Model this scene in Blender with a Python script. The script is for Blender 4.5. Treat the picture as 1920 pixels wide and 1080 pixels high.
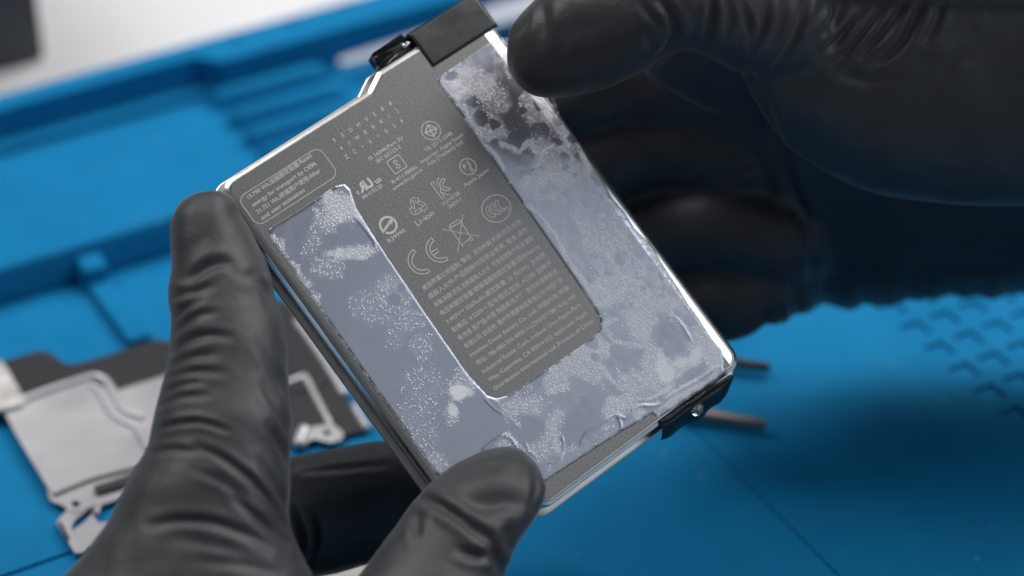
import bpy, bmesh, math, random
import numpy as np
from mathutils import Matrix, Vector, noise
from mathutils.geometry import tessellate_polygon

random.seed(7); rng = np.random.default_rng(7)
for o in list(bpy.data.objects): bpy.data.objects.remove(o, do_unlink=True)
SC = bpy.context.scene
COL = SC.collection

# ------------------------------------------------------------------ camera
FOCAL, CAM_H, PITCH = 86.0, 0.325, math.radians(36)
F = FOCAL / 36.0 * 1920.0
CAM = np.array([0, 0, CAM_H])
VD = np.array([0, math.cos(PITCH), -math.sin(PITCH)])      # view direction
RT = np.array([1.0, 0, 0])
UP = np.array([0, math.sin(PITCH), math.cos(PITCH)])
cd = bpy.data.cameras.new('camera'); cam = bpy.data.objects.new('camera', cd); COL.objects.link(cam)
cam.matrix_world = Matrix(((RT[0], UP[0], -VD[0], CAM[0]), (RT[1], UP[1], -VD[1], CAM[1]),
                           (RT[2], UP[2], -VD[2], CAM[2]), (0, 0, 0, 1)))
cd.lens = FOCAL; cd.sensor_width = 36; cd.clip_start = 0.01; cd.clip_end = 20
cd.dof.use_dof = True; cd.dof.focus_distance = 0.437; cd.dof.aperture_fstop = 8.0; cd.dof.aperture_blades = 0
SC.camera = cam

# ------------------------------------------------------------------ world and lamps
W = bpy.data.worlds.new('World'); SC.world = W; W.use_nodes = True
bg = W.node_tree.nodes['Background']
bg.inputs[0].default_value = (0.78, 0.90, 1.0, 1); bg.inputs[1].default_value = 0.10

def area_lamp(name, direction, dist, size, power, colour, target=(0.0, 0.42, 0.03)):
    ld = bpy.data.lights.new(name, 'AREA'); ld.shape = 'RECTANGLE'; ld.size, ld.size_y = size
    ld.energy = power; ld.color = colour
    lo = bpy.data.objects.new(name, ld); COL.objects.link(lo)
    dv = Vector(direction).normalized(); lo.location = Vector(target) + dv * dist
    lo.rotation_euler = (-dv).to_track_quat('-Z', 'Y').to_euler()
    return lo
area_lamp('softbox_lamp', (0.42, 0.42, 0.80), 1.0, (0.9, 0.8), 10.0, (1.0, 0.97, 0.94))
area_lamp('film_fill_lamp', (0.62, -0.31, 0.72), 0.62, (0.44, 0.44), 0.42, (0.80, 0.90, 1.0))  # added bluish fill lamp for the battery face and film to reflect
area_lamp('back_lamp', (-0.52, 0.25, 0.82), 1.0, (0.5, 0.5), 5.2, (1.0, 0.98, 0.98))
area_lamp('side_lamp', (0.76, -0.08, 0.65), 1.0, (0.4, 0.4), 1.2, (0.82, 0.91, 1.0))

SC.view_settings.view_transform = 'Standard'; SC.view_settings.look = 'None'
SC.view_settings.exposure = 0.0; SC.view_settings.gamma = 1.0
SC.view_settings.use_curve_mapping = False
SC.render.engine = 'CYCLES'
SC.cycles.use_denoising = True
SC.cycles.max_bounces = 8

# ------------------------------------------------------------------ helpers
def P(u, v, depth):
    "point seen at photo pixel (u, v), at that depth along the view axis"
    return CAM + depth * (VD + RT * (u - 960) / F + UP * (540 - v) / F)
def G(u, v, z=0.0):
    r = VD + RT * (u - 960) / F + UP * (540 - v) / F
    return CAM + r * ((z - CAM_H) / r[2])
def proj(pts):
    q = np.asarray(pts) - CAM
    dp = q @ VD
    return 960 + F * (q @ RT) / dp, 540 - F * (q @ UP) / dp, dp

def tag(o, label=None, cat=None, group=None, kind=None):
    if label: o['label'] = label
    if cat: o['category'] = cat
    if group: o['group'] = group
    if kind: o['kind'] = kind
    return o
def mk(name, verts, faces, mat, parent=None, smooth=True, autosmooth=None):
    me = bpy.data.meshes.new(name)
    me.from_pydata([tuple(map(float, v)) for v in verts], [], [tuple(map(int, f)) for f in faces])
    me.validate(); me.update()
    if mat: me.materials.append(mat)
    o = bpy.data.objects.new(name, me); COL.objects.link(o)
    if parent: o.parent = parent
    if smooth:
        me.polygons.foreach_set('use_smooth', [True] * len(me.polygons))
        if autosmooth is not None: me.set_sharp_from_angle(angle=math.radians(autosmooth))
    return o
def empty(name, loc=(0, 0, 0)):
    o = bpy.data.objects.new(name, None); COL.objects.link(o); o.location = loc; return o
def bevel(o, w, seg=3, angle=30):
    m = o.modifiers.new('bevel', 'BEVEL'); m.width = w; m.segments = seg
    m.limit_method = 'ANGLE'; m.angle_limit = math.radians(angle); return o
def recalc(o):
    bm = bmesh.new(); bm.from_mesh(o.data); bmesh.ops.remove_doubles(bm, verts=bm.verts, dist=1e-7)
    bmesh.ops.recalc_face_normals(bm, faces=bm.faces); bm.to_mesh(o.data); bm.free(); return o
def polyext(name, loops, z0, z1, mat, parent=None, tf=None, bev=None):
    "outer loop + hole loops (2-D), extruded from z0 to z1"
    tris = tessellate_polygon([[Vector((p[0], p[1], 0)) for p in lp] for lp in loops])
    flat = [p for lp in loops for p in lp]; n = len(flat)
    vs = [(p[0], p[1], z1) for p in flat] + [(p[0], p[1], z0) for p in flat]
    fs = [tuple(t) for t in tris] + [tuple(i + n for i in reversed(t)) for t in tris]
    k = 0
    for lp in loops:
        m = len(lp)
        for i in range(m):
            j = (i + 1) % m; fs.append((k + i, k + j, k + j + n, k + i + n))
        k += m
    if tf: vs = [tf(v) for v in vs]
    o = mk(name, vs, fs, mat, parent, smooth=True); recalc(o)
    o.data.polygons.foreach_set('use_smooth', [True] * len(o.data.polygons))
    o.data.set_sharp_from_angle(angle=math.radians(35))
    if bev: bevel(o, bev, 2, 50)
    return o
def rpoly(corners, n=8):
    "corners (x, y, radius) -> rounded outline points"
    out = []; m = len(corners)
    for i in range(m):
        p = np.array(corners[i][:2], float); r = corners[i][2]
        a = np.array(corners[i - 1][:2], float) - p; b = np.array(corners[(i + 1) % m][:2], float) - p
        la, lb = np.linalg.norm(a), np.linalg.norm(b); a /= la; b /= lb
        ang = math.acos(max(-1, min(1, a @ b)))
        t = min(r / math.tan(ang / 2), la * .49, lb * .49)
        if r <= 0: out.append(tuple(p)); continue
        r = t * math.tan(ang / 2); c = p + (a + b) / np.linalg.norm(a + b) * r / math.sin(ang / 2)
        s, e = p + a * t - c, p + b * t - c
        a0 = math.atan2(s[1], s[0]); a1 = math.atan2(e[1], e[0]); da = (a1 - a0 + math.pi) % (2 * math.pi) - math.pi
        for k in range(n + 1):
            q = a0 + da * k / n; out.append((c[0] + r * math.cos(q), c[1] + r * math.sin(q)))
    return out
def resample(pts, step):
    pts = [np.array(p, float) for p in pts]; out = []
    for i, p in enumerate(pts):
        q = pts[(i + 1) % len(pts)]; L = np.linalg.norm(q - p); k = max(1, int(round(L / step)))
        for j in range(k): out.append(p + (q - p) * j / k)
    return np.array(out)
def smooth_line(pts, n=6):
    p = np.array(pts, float); p = np.vstack([2 * p[0] - p[1], p, 2 * p[-1] - p[-2]]); out = []
    for i in range(1, len(p) - 2):
        for k in range(n):
            t = k / n
            out.append(.5 * ((2 * p[i]) + (-p[i-1] + p[i+1]) * t + (2*p[i-1] - 5*p[i] + 4*p[i+1] - p[i+2]) * t*t
                             + (-p[i-1] + 3*p[i] - 3*p[i+1] + p[i+2]) * t**3))
    out.append(p[-2]); return np.array(out)
def segdist(px, py, line):
    "distance of points to a polyline, and the 0..1 position along it"
    best = np.full(px.shape, 1e9); tt = np.zeros(px.shape)
    line = np.asarray(line, float); acc = np.r_[0, np.cumsum(np.linalg.norm(np.diff(line, axis=0), axis=1))]
    for i in range(len(line) - 1):
        a, b = line[i], line[i + 1]; ab = b - a; L2 = ab @ ab + 1e-12
        t = np.clip(((px - a[0]) * ab[0] + (py - a[1]) * ab[1]) / L2, 0, 1)
        dd = np.hypot(px - a[0] - t * ab[0], py - a[1] - t * ab[1]); m = dd < best
        best[m] = dd[m]; tt[m] = ((acc[i] + t * math.sqrt(L2)) / acc[-1])[m]
    return best, tt
def inside(px, py, poly):
    r = np.zeros(px.shape, bool); poly = np.asarray(poly); j = len(poly) - 1
    for i in range(len(poly)):
        xi, yi = poly[i]; xj, yj = poly[j]
        if yi != yj:
            c = ((yi > py) != (yj > py)) & (px < (xj - xi) * (py - yi) / (yj - yi) + xi); r ^= c
        j = i
    return r

# ------------------------------------------------------------------ materials
def mat(name, col, rough=.5, metal=0.0, spec=.5, **kw):
    m = bpy.data.materials.new(name); m.use_nodes = True; b = m.node_tree.nodes['Principled BSDF']
    b.inputs['Base Color'].default_value = (*col, 1); b.inputs['Roughness'].default_value = rough
    b.inputs['Metallic'].default_value = metal; b.inputs['Specular IOR Level'].default_value = spec
    for k, v in kw.items(): b.inputs[k.replace('_', ' ')].default_value = v
    return m
class N:
    def __init__(s, m): s.t = m.node_tree; s.b = s.t.nodes['Principled BSDF']
    def new(s, kind, **kw):
        n = s.t.nodes.new('ShaderNode' + kind)
        for k, v in kw.items(): setattr(n, k, v)
        return n
    def link(s, a, b): s.t.links.new(a, b)
    def coord(s, scale=(1, 1, 1)):
        c = s.new('TexCoord'); mp = s.new('Mapping'); mp.inputs['Scale'].default_value = scale
        s.link(c.outputs['Object'], mp.inputs['Vector']); return mp.outputs[0]
    def noise(s, vec, scale, detail=3, rough=.55):
        n = s.new('TexNoise'); n.inputs['Scale'].default_value = scale; n.inputs['Detail'].default_value = detail
        n.inputs['Roughness'].default_value = rough; s.link(vec, n.inputs['Vector']); return n.outputs['Fac']
    def ramp(s, fac, stops):
        r = s.new('ValToRGB'); el = r.color_ramp.elements
        while len(el) < len(stops): el.new(.5)
        for e, (p, c) in zip(el, stops): e.position = p; e.color = (*c, 1) if len(c) == 3 else c
        s.link(fac, r.inputs[0]); return r.outputs[0]
    def bump(s, h, strength, dist, normal=None):
        b = s.new('Bump'); b.inputs['Strength'].default_value = strength; b.inputs['Distance'].default_value = dist
        s.link(h, b.inputs['Height'])
        if normal: s.link(normal, b.inputs['Normal'])
        return b.outputs[0]
    def math(s, op, a, b=None, clamp=False):
        n = s.new('Math', operation=op, use_clamp=clamp)
        for i, x in enumerate((a, b)):
            if x is None: continue
            if isinstance(x, (int, float)): n.inputs[i].default_value = x
            else: s.link(x, n.inputs[i])
        return n.outputs[0]

def noisy(name, col, col2, scale, rough, metal=0, spec=.5, bump=None, r2=None, stretch=(1, 1, 1), detail=4):
    m = mat(name, col, rough, metal, spec); n = N(m); v = n.coord(stretch); f = n.noise(v, scale, detail)
    n.link(n.ramp(f, [(.35, col), (.65, col2)]), n.b.inputs['Base Color'])
    if r2 is not None:
        f2 = n.noise(v, scale * .37, 3); n.link(n.ramp(f2, [(.35, (rough,) * 3), (.65, (r2,) * 3)]), n.b.inputs['Roughness'])
    if bump: n.link(n.bump(n.noise(v, bump[0], 3), bump[1], bump[2]), n.b.inputs['Normal'])
    return m
M = {}
M['silicone'] = noisy('blue_silicone', (.007, .180, .385), (.009, .192, .41), 60, .66, 0, .05, (1600, .25, .0003), .7)
def mat_wear(m):
    n = N(m); v = n.coord(); base = n.b.inputs['Base Color'].links[0].from_socket
    d = n.ramp(n.noise(v, 34, 5, .65), [(.30, (.86, .90, .93)), (.62, (1.0, 1.0, 1.0))]); x = n.new('MixRGB', blend_type='MULTIPLY'); x.inputs[0].default_value = 1
    n.link(base, x.inputs[1]); n.link(d, x.inputs[2])
    vo = n.new('TexVoronoi'); vo.inputs['Scale'].default_value = 130; n.link(v, vo.inputs['Vector'])
    sp = n.math('LESS_THAN', vo.outputs['Distance'], .045); y = n.new('MixRGB'); n.link(n.math('MULTIPLY', sp, .5), y.inputs[0]); n.link(x.outputs[0], y.inputs[1]); y.inputs[2].default_value = (.35, .45, .55, 1)
    n.link(y.outputs[0], n.b.inputs['Base Color'])
mat_wear(M['silicone'])
M['desk'] = noisy('white_desk_laminate', (.70, .69, .70), (.76, .75, .76), 12, .45, 0, .4)
M['darkbox'] = noisy('dark_grey_plastic', (.028, .034, .042), (.034, .04, .05), 20, .5)
M['graphite'] = noisy('black_graphite_sheet', (.022, .022, .026), (.03, .03, .034), 300, .42, 0, .45, (900, .2, .0002))
M['steel'] = noisy('stamped_steel', (.53, .52, .54), (.59, .58, .60), 120, .34, .6, .5, (700, .12, .0003), .46)
M['steel_worn'] = noisy('worn_foil', (.50, .47, .45), (.74, .73, .73), 420, .42, .5, .5, (500, .5, .0006), .6)
M['slot'] = mat('dark_slot', (.02, .018, .018), .6)
M['tool'] = noisy('satin_tool_steel', (.22, .20, .185), (.28, .26, .24), 90, .45, .6)
M['tooldark'] = noisy('dark_tool_steel', (.045, .04, .04), (.07, .06, .06), 90, .5, .5)
M['spudger'] = noisy('pale_grey_tool', (.52, .56, .64), (.60, .64, .72), 40, .4, .4)
M['paper'] = noisy('pale_metal_cover', (.60, .60, .58), (.68, .67, .66), 60, .5)

# face of the battery: fine pebbled, brushed metal
def metal_face():
    m = mat('battery_face_metal', (.30, .30, .30), .40, 1.0); n = N(m)
    v = n.coord((1.0, 1.7, 1.0)); f = n.noise(v, 2400, 3, .6); g = n.noise(n.coord(), 9, 2)
    c1 = n.ramp(f, [(.28, (.135, .130, .125)), (.72, (.245, .24, .235))])
    n.link(c1, n.b.inputs['Base Color'])
    n.link(n.ramp(g, [(.3, (.36,) * 3), (.7, (.44,) * 3)]), n.b.inputs['Roughness'])
    n.link(n.bump(f, .30, .0001), n.b.inputs['Normal']); return m
M['face'] = metal_face()
M['wall'] = noisy('polished_battery_wall', (.74, .72, .70), (.82, .80, .78), 160, .28, 1, .5, (1500, .08, .0002), .34)
M['flange'] = noisy('battery_flange', (.66, .63, .60), (.74, .71, .68), 160, .36, 1)
M['lip'] = noisy('rolled_lip_metal', (.72, .71, .70), (.78, .77, .76), 300, .26, 1, .5, (1800, .1, .0001), .32)
M['ink'] = noisy('etched_lettering', (.60, .575, .55), (.66, .64, .61), 2500, .6, 0, .4)
M['tape'] = noisy('black_tape', (.020, .020, .023), (.026, .026, .029), 500, .32, 0, .5, (300, .10, .0006), .36)
M['gloss_black'] = noisy('glossy_black_foil', (.006, .006, .007), (.012, .012, .013), 400, .12, 0, .6, (350, .25, .0005))
M['chrome'] = mat('bright_contact', (.8, .8, .8), .12, 1.0)
M['bead'] = mat('clear_glue', (.9, .92, .95), .05, 0, .6, Transmission_Weight=.9, IOR=1.45)
def film_mat():
    "clear stretch adhesive over metal; trapped bubbles follow the mesh attribute 'bub'"
    m = mat('adhesive_film', (.38, .395, .47), .2, .85, .5); n = N(m)
    at = n.new('Attribute', attribute_name='bub'); bub = at.outputs['Fac']
    sm = n.new('Attribute', attribute_name='milky').outputs['Fac']
    v = n.coord()
    vo = n.new('TexVoronoi'); vo.inputs['Scale'].default_value = 2900; n.link(v, vo.inputs['Vector'])
    vo2 = n.new('TexVoronoi'); vo2.inputs['Scale'].default_value = 4600; n.link(v, vo2.inputs['Vector'])
    # a bubble shows where its cell's random number lies under the amount of bubbles
    sep = n.new('SeparateColor'); n.link(vo.outputs['Color'], sep.inputs[0])
    on = n.math('LESS_THAN', sep.outputs[0], n.math('MULTIPLY', bub, .95))
    dome = n.math('SUBTRACT', 1.0, n.math('MULTIPLY', vo.outputs['Distance'], 1.9), True)
    sep2 = n.new('SeparateColor'); n.link(vo2.outputs['Color'], sep2.inputs[0])
    on2 = n.math('LESS_THAN', sep2.outputs[1], n.math('MULTIPLY', bub, .8))
    dome2 = n.math('SUBTRACT', 1.0, n.math('MULTIPLY', vo2.outputs['Distance'], 2.0), True)
    h = n.math('ADD', n.math('MULTIPLY', dome, on), n.math('MULTIPLY', n.math('MULTIPLY', dome2, on2), .6))
    spark = n.math('MULTIPLY', h, 1.5, True)
    haze = n.math('ADD', n.math('MULTIPLY', bub, .36), n.math('MULTIPLY', sm, .75), True)
    white = n.math('ADD', n.math('MULTIPLY', spark, .50), haze, True)
    mix = n.new('MixRGB'); n.link(white, mix.inputs[0]); mix.inputs[1].default_value = (.45, .46, .535, 1)
    mix.inputs[2].default_value = (.86, .88, .92, 1); n.link(mix.outputs[0], n.b.inputs['Base Color'])
    n.link(n.math('SUBTRACT', .85, n.math('MULTIPLY', white, 1.1), True), n.b.inputs['Metallic'])
    n.link(n.math('ADD', n.math('MULTIPLY', n.noise(v, 60, 3), .22), n.math('ADD', .10, n.math('MULTIPLY', haze, .35))), n.b.inputs['Roughness'])
    wob = n.bump(n.noise(v, 130, 3), .10, .0008)
    n.link(n.bump(h, .6, .0001, wob), n.b.inputs['Normal'])
    tr = n.new('BsdfTransparent'); ms = n.new('MixShader')
    tr.inputs[0].default_value = (.95, .97, 1, 1)
    n.link(n.math('ADD', .62, n.math('MULTIPLY', white, .38), True), ms.inputs[0])
    n.link(tr.outputs[0], ms.inputs[1]); n.link(n.b.outputs[0], ms.inputs[2])
    out = [x for x in n.t.nodes if x.type == 'OUTPUT_MATERIAL'][0]; n.link(ms.outputs[0], out.inputs[0])
    return m
M['film'] = film_mat()

def glove_mat():
    m = mat('black_nitrile', (.018, .019, .021), .44, 0, .5, Sheen_Weight=.2, Sheen_Roughness=.35); n = N(m); v = n.coord()
    f = n.noise(v, 70, 4); n.link(n.ramp(f, [(.3, (.021, .0222, .0255)), (.7, (.027, .0285, .032))]), n.b.inputs['Base Color'])
    n.link(n.ramp(n.noise(v, 45, 3), [(.3, (.46,) * 3), (.7, (.58,) * 3)]), n.b.inputs['Roughness'])
    b1 = n.bump(n.noise(v, 2600, 3), .22, .00018)
    b2 = n.bump(n.noise(v, 260, 3), .16, .0010, b1)
    w = n.new('TexNoise'); w.noise_type = 'RIDGED_MULTIFRACTAL'; w.inputs['Scale'].default_value = 75; w.inputs['Detail'].default_value = 4
    w.inputs['Distortion'].default_value = .6; n.link(v, w.inputs['Vector'])
    n.link(n.bump(w.outputs['Fac'], .10, .0011, b2), n.b.inputs['Normal']); return m
M['glove'] = glove_mat()

# ------------------------------------------------------------------ desk and silicone mat
PHI = math.radians(29.5)
E1 = np.array([math.cos(PHI), math.sin(PHI)]); E2 = np.array([-math.sin(PHI), math.cos(PHI)])
def ab(p): return float(p[0] * E1[0] + p[1] * E1[1]) * 1000, float(p[0] * E2[0] + p[1] * E2[1]) * 1000
def W3(v):                                  # mat millimetres (a, b, z) -> world metres
    w = (E1 * v[0] + E2 * v[1]) / 1000; return (w[0], w[1], v[2] / 1000)
def mat_box(name, a0, a1, b0, b1, z0, z1, material, parent, bev=1.0, draft=0.0):
    vs = [(a0 - draft, b0 - draft, z0), (a1 + draft, b0 - draft, z0), (a1 + draft, b1 + draft, z0), (a0 - draft, b1 + draft, z0),
          (a0, b0, z1), (a1, b0, z1), (a1, b1, z1), (a0, b1, z1)]
    fs = [(3, 2, 1, 0), (4, 5, 6, 7), (0, 1, 5, 4), (1, 2, 6, 5), (2, 3, 7, 6), (3, 0, 4, 7)]
    o = mk(name, [W3(v) for v in vs], fs, material, parent)
    if bev: bevel(o, bev / 1000, 4)
    return o

desk = mk('desk', [W3((-300, -150, -3.2)), W3((900, -150, -3.2)), W3((900, 1000, -3.2)), W3((-300, 1000, -3.2))], [(0, 1, 2, 3)], M['desk'])
tag(desk, kind='structure')

mt = empty('repair_mat', W3((250, 350, -3)))
mt_inv = Matrix.Translation(Vector(mt.location)).inverted()
tag(mt, 'blue silicone repair mat with raised rim, trays and square pockets, lying on the white desk', 'mat')
def under(o, root):                        # parent, keep where it stands
    o.parent = root; o.matrix_parent_inverse = Matrix.Translation(root.location).inverted(); return o
def floor_sheet():
    PK = [(287.6 + 7.95 * i, 329.2 - 8.62 * j) for i in range(9) for j in range(-3, 9)]      # lower-left corners of pockets
    xs = {20.0, 460.0, 228.0, 228.9, 126.0}; ys = {120.0, 509.0, 354.6, 355.5, 336.0}
    for a, b in PK: xs |= {round(a, 3), round(a + 5.2, 3)}; ys |= {round(b, 3), round(b + 5.2, 3)}
    for q in range(30, 460, 26): xs.add(float(q))
    for q in range(130, 500, 26): ys.add(float(q))
    xs, ys = sorted(xs), sorted(ys); pk = set((round(a, 2), round(b, 2)) for a, b in PK)
    H = np.zeros((len(xs) - 1, len(ys) - 1))
    for i in range(len(xs) - 1):
        for j in range(len(ys) - 1):
            ca, cb = (xs[i] + xs[i + 1]) / 2, (ys[j] + ys[j + 1]) / 2
            for a, b in PK:
                if a < ca < a + 5.2 and b < cb < b + 5.2: H[i, j] = -.8
            if 228.0 < ca < 228.9 and cb < 336: H[i, j] = -.35
            if 354.6 < cb < 355.5 and ca < 126: H[i, j] = -.8
    vs, fs, idx = [], [], {}
    def vid(a, b, z):
        k = (a, b, z)
        if k not in idx: idx[k] = len(vs); vs.append(W3(k))
        return idx[k]
    for i in range(H.shape[0]):
        for j in range(H.shape[1]):
            h = H[i, j]; a0, a1, b0, b1 = xs[i], xs[i + 1], ys[j], ys[j + 1]
            fs.append((vid(a0, b0, h), vid(a1, b0, h), vid(a1, b1, h), vid(a0, b1, h)))
            if i + 1 < H.shape[0] and H[i + 1, j] != h:
                g = H[i + 1, j]; fs.append((vid(a1, b0, h), vid(a1, b0, g), vid(a1, b1, g), vid(a1, b1, h)))
            if j + 1 < H.shape[1] and H[i, j + 1] != h:
                g = H[i, j + 1]; fs.append((vid(a0, b1, h), vid(a1, b1, h), vid(a1, b1, g), vid(a0, b1, g)))
    n = len(vs)
    fs.append(tuple(vid(a, b, -3.0) for a, b in ((20., 120.), (20., 509.), (460., 509.), (460., 120.))))
    o = mk('mat_floor', vs, fs, M['silicone'], None, smooth=False); recalc(o); bevel(o, .0003, 2); return under(o, mt)
floor_sheet()
# back rim with its small round pits: two lengths, the right one wider
pits = [ab(G(u, v, .010)) for u, v in ((440, 72), (545, 40), (650, 8), (757, -26))]
def circ(c, r, n=16): return [(c[0] + r * math.cos(2 * math.pi * k / n), c[1] + r * math.sin(2 * math.pi * k / n)) for k in range(n)]
rim_out = rpoly([(18, 503, 2), (193, 503, 2), (197, 497.6, 3), (462, 497.6, 2), (462, 509.6, 2), (18, 509.6, 2)], 5)
o = polyext('back_rim', [rim_out] + [circ(p, 1.15) for p in pits], .004, 10.0, M['silicone'], None, W3); bevel(o, .0008, 3, 40); under(o, mt)
under(mat_box('rim_foot', 18, 196, 498.5, 503.2, 0.002, 2.2, M['silicone'], None, 2.0, 0), mt)
under(mat_box('tray_ridge', 18, 196.5, 441.0, 446.0, 0.003, 9.0, M['silicone'], None, 1.2, 1.6), mt)
under(mat_box('tray_divider', 136.3, 141.6, 410.6, 440.2, 0.003, 2.4, M['silicone'], None, .6, .25), mt)
under(mat_box('divider_post', 136.0, 141.6, 434.6, 441.2, 0.004, 6.2, M['silicone'], None, .9, .4), mt)
ribs = [(397, 176), (430, 212), (459, 247), (488, 281)]
for k, (u, v) in enumerate(ribs):
    a, b = ab(G(u, v, .004)); vs, fs = [], []
    prof = [(2.9 * math.cos(q), 4.6 * math.sin(q)) for q in np.linspace(0, math.pi, 11)]
    ends = [(a, .0), (a + .6, .7), (a + 1.6, 1.0), (a + 27, 1.0), (a + 30, .85), (a + 33, .0)]
    for (x, s) in ends:
        for (py, pz) in prof: vs.append(W3((x, b + py, .01 + pz * max(s, .02))))
    for i in range(len(ends) - 1):
        for j in range(10): q = i * 11 + j; fs.append((q, q + 1, q + 12, q + 11))
    under(recalc(mk('holder_rib', vs, fs, M['silicone'])), mt)

# dark device standing on the desk behind the mat
c0 = ab(G(86, 112, -.003))
bx = mat_box('device', c0[0] - 90, c0[0], c0[1], c0[1] + 60, -3.18, 62, M['darkbox'], None, 1.5)
tag(bx, 'dark grey box shaped device standing on the white desk behind the mat', 'box')

# pale flat tool lying in the mat's back tray
def spudger():
    A, B = np.array(ab(G(636, 117, .006))), np.array(ab(G(1330, -95, .006))); t = (B - A) / np.linalg.norm(B - A); nn = np.array([-t[1], t[0]])
    L = np.linalg.norm(B - A); st = [(0, .5), (.6, 1.25), (1.8, 1.6), (18, 2.0), (34, 3.2), (44, 4.4), (70, 5.0), (L, 5.2)]
    loop = [A + t * s + nn * w for s, w in st] + [A + t * s - nn * w for s, w in reversed(st)]
    o = polyext('prying_tool', [[tuple(p) for p in loop]], 4.3, 6.3, M['spudger'], None, W3, .0005)
    tag(o, 'pale grey flat prying tool lying across the ribs of the blue mat', 'tool'); return o
spudger()

# tweezers whose two tips show past the battery
def tweezers():
    r = empty('tweezers', G(1200, 700, 0)); tag(r, 'open steel tweezers lying on the blue mat, two tips pointing out past the battery', 'tweezers')
    for nm, pts, m, w in (('arm', [(1436, 796), (1380, 788), (1300, 774), (1050, 745), (880, 720)], M['tool'], 1.15),
                          ('arm', [(1444, 690), (1400, 684), (1330, 680), (1050, 700), (880, 716)], M['tooldark'], .85)):
        line = smooth_line([G(u, v, .0022) for u, v in pts], 5); vs, fs = [], []
        for i, p in enumerate(line):
            s = i / (len(line) - 1); t = line[min(i + 1, len(line) - 1)] - line[max(i - 1, 0)]; t = t / np.linalg.norm(t)
            sd = np.cross(t, [0, 0, 1]); ww = w * (.55 + .45 * min(1, s * 6) + 1.2 * max(0, s - .3)) / 1000; hh = .0011 if nm else 0
            for q in range(12):
                an = 2 * math.pi * q / 12; ca, sa = math.cos(an), math.sin(an)
                vs.append(p + sd * ww * np.sign(ca) * abs(ca) ** .6 + np.array([0, 0, 1]) * hh * np.sign(sa) * abs(sa) ** .6)
        k = len(line)
        for i in range(k - 1):
            for j in range(12): fs.append((i * 12 + j, i * 12 + (j + 1) % 12, (i + 1) * 12 + (j + 1) % 12, (i + 1) * 12 + j))
        fs += [tuple(range(12)), tuple(range((k - 1) * 12, k * 12))]
        under(recalc(mk(nm, vs, fs, m)), r)
tweezers()

# ------------------------------------------------------------------ stamped shield plate lying on the mat, left
sh = empty('shield_plate', G(250, 760, 0))
tag(sh, 'stamped silver shield plate with black graphite sheet and screw lugs, lying on the blue mat', 'metal plate')
def gp(pts, z): return [tuple(ab(G(u, v, z / 1000))) for u, v in pts]
def plate(name, px, z0, z1, m, holes=(), bev=.0001, parent=sh):
    z = z1
    lp = [gp(px, z)] + [gp(h, z) for h in holes]
    o = polyext(name, lp, z0, z1, m, None, W3, bev); return under(o, parent)
def pxcirc(u, v, ru, rv, n=18): return [(u + ru * math.cos(2 * math.pi * k / n), v + rv * math.sin(2 * math.pi * k / n)) for k in range(n)]
blk = [tuple(p) for p in smooth_line([(4, 678), (40, 667), (68, 659), (84, 658), (100, 665), (118, 679), (136, 682), (165, 676), (225, 658), (285, 639), (304, 637), (330, 640), (400, 618), (470, 580), (560, 556)], 5)]
plate('graphite_sheet', blk + [(640, 690), (600, 730), (330, 770), (140, 752), (42, 748)], 1.2, 1.6, M['graphite'])
plate('silver_plate', [(6, 770), (40, 758), (100, 737), (168, 712), (215, 735), (240, 768), (265, 785), (330, 770), (380, 800), (330, 850), (250, 875), (168, 897), (100, 925), (90, 915), (60, 865), (30, 815)], 1.9, 2.5, M['steel'])
plate('silver_ledge', [(200, 738), (330, 697), (420, 670), (440, 760), (330, 800), (262, 790), (235, 770)], 1.62, 1.9, M['steel'])
def rib(name, px, z, w, h, m, parent=sh):
    line = smooth_line([G(u, v, z / 1000) for u, v in px], 6); vs, fs = [], []
    for i, p in enumerate(line):
        t = line[min(i + 1, len(line) - 1)] - line[max(i - 1, 0)]; t = t / np.linalg.norm(t); sd = np.cross(t, [0, 0, 1])
        for q in np.linspace(0, math.pi, 9): vs.append(p + sd * math.cos(q) * w / 1000 + np.array([0, 0, math.sin(q) * h / 1000]))
    for i in range(len(line) - 1):
        for j in range(8): fs.append((i * 9 + j, i * 9 + j + 1, i * 9 + j + 10, i * 9 + j + 9))
    fs += [tuple(range(9)), tuple(range((len(line) - 1) * 9, len(line) * 9))]
    return under(recalc(mk(name, vs, fs, m)), parent)
rib('raised_rib', [(42, 752), (100, 731), (160, 712), (178, 708), (196, 714), (210, 732), (226, 762), (240, 776), (272, 786)], 2.4, .95, 1.2, M['steel'])
rib('raised_rib', [(172, 726), (184, 733), (200, 762), (216, 782), (238, 795), (254, 803), (266, 822), (280, 846)], 2.4, .8, 1.0, M['steel'])
plate('foil_tab', [(-40, 690), (2, 674), (14, 690), (42, 738), (50, 746), (40, 757), (6, 766), (-40, 780)], 2.55, 3.6, M['steel_worn'], bev=.0003)
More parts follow.
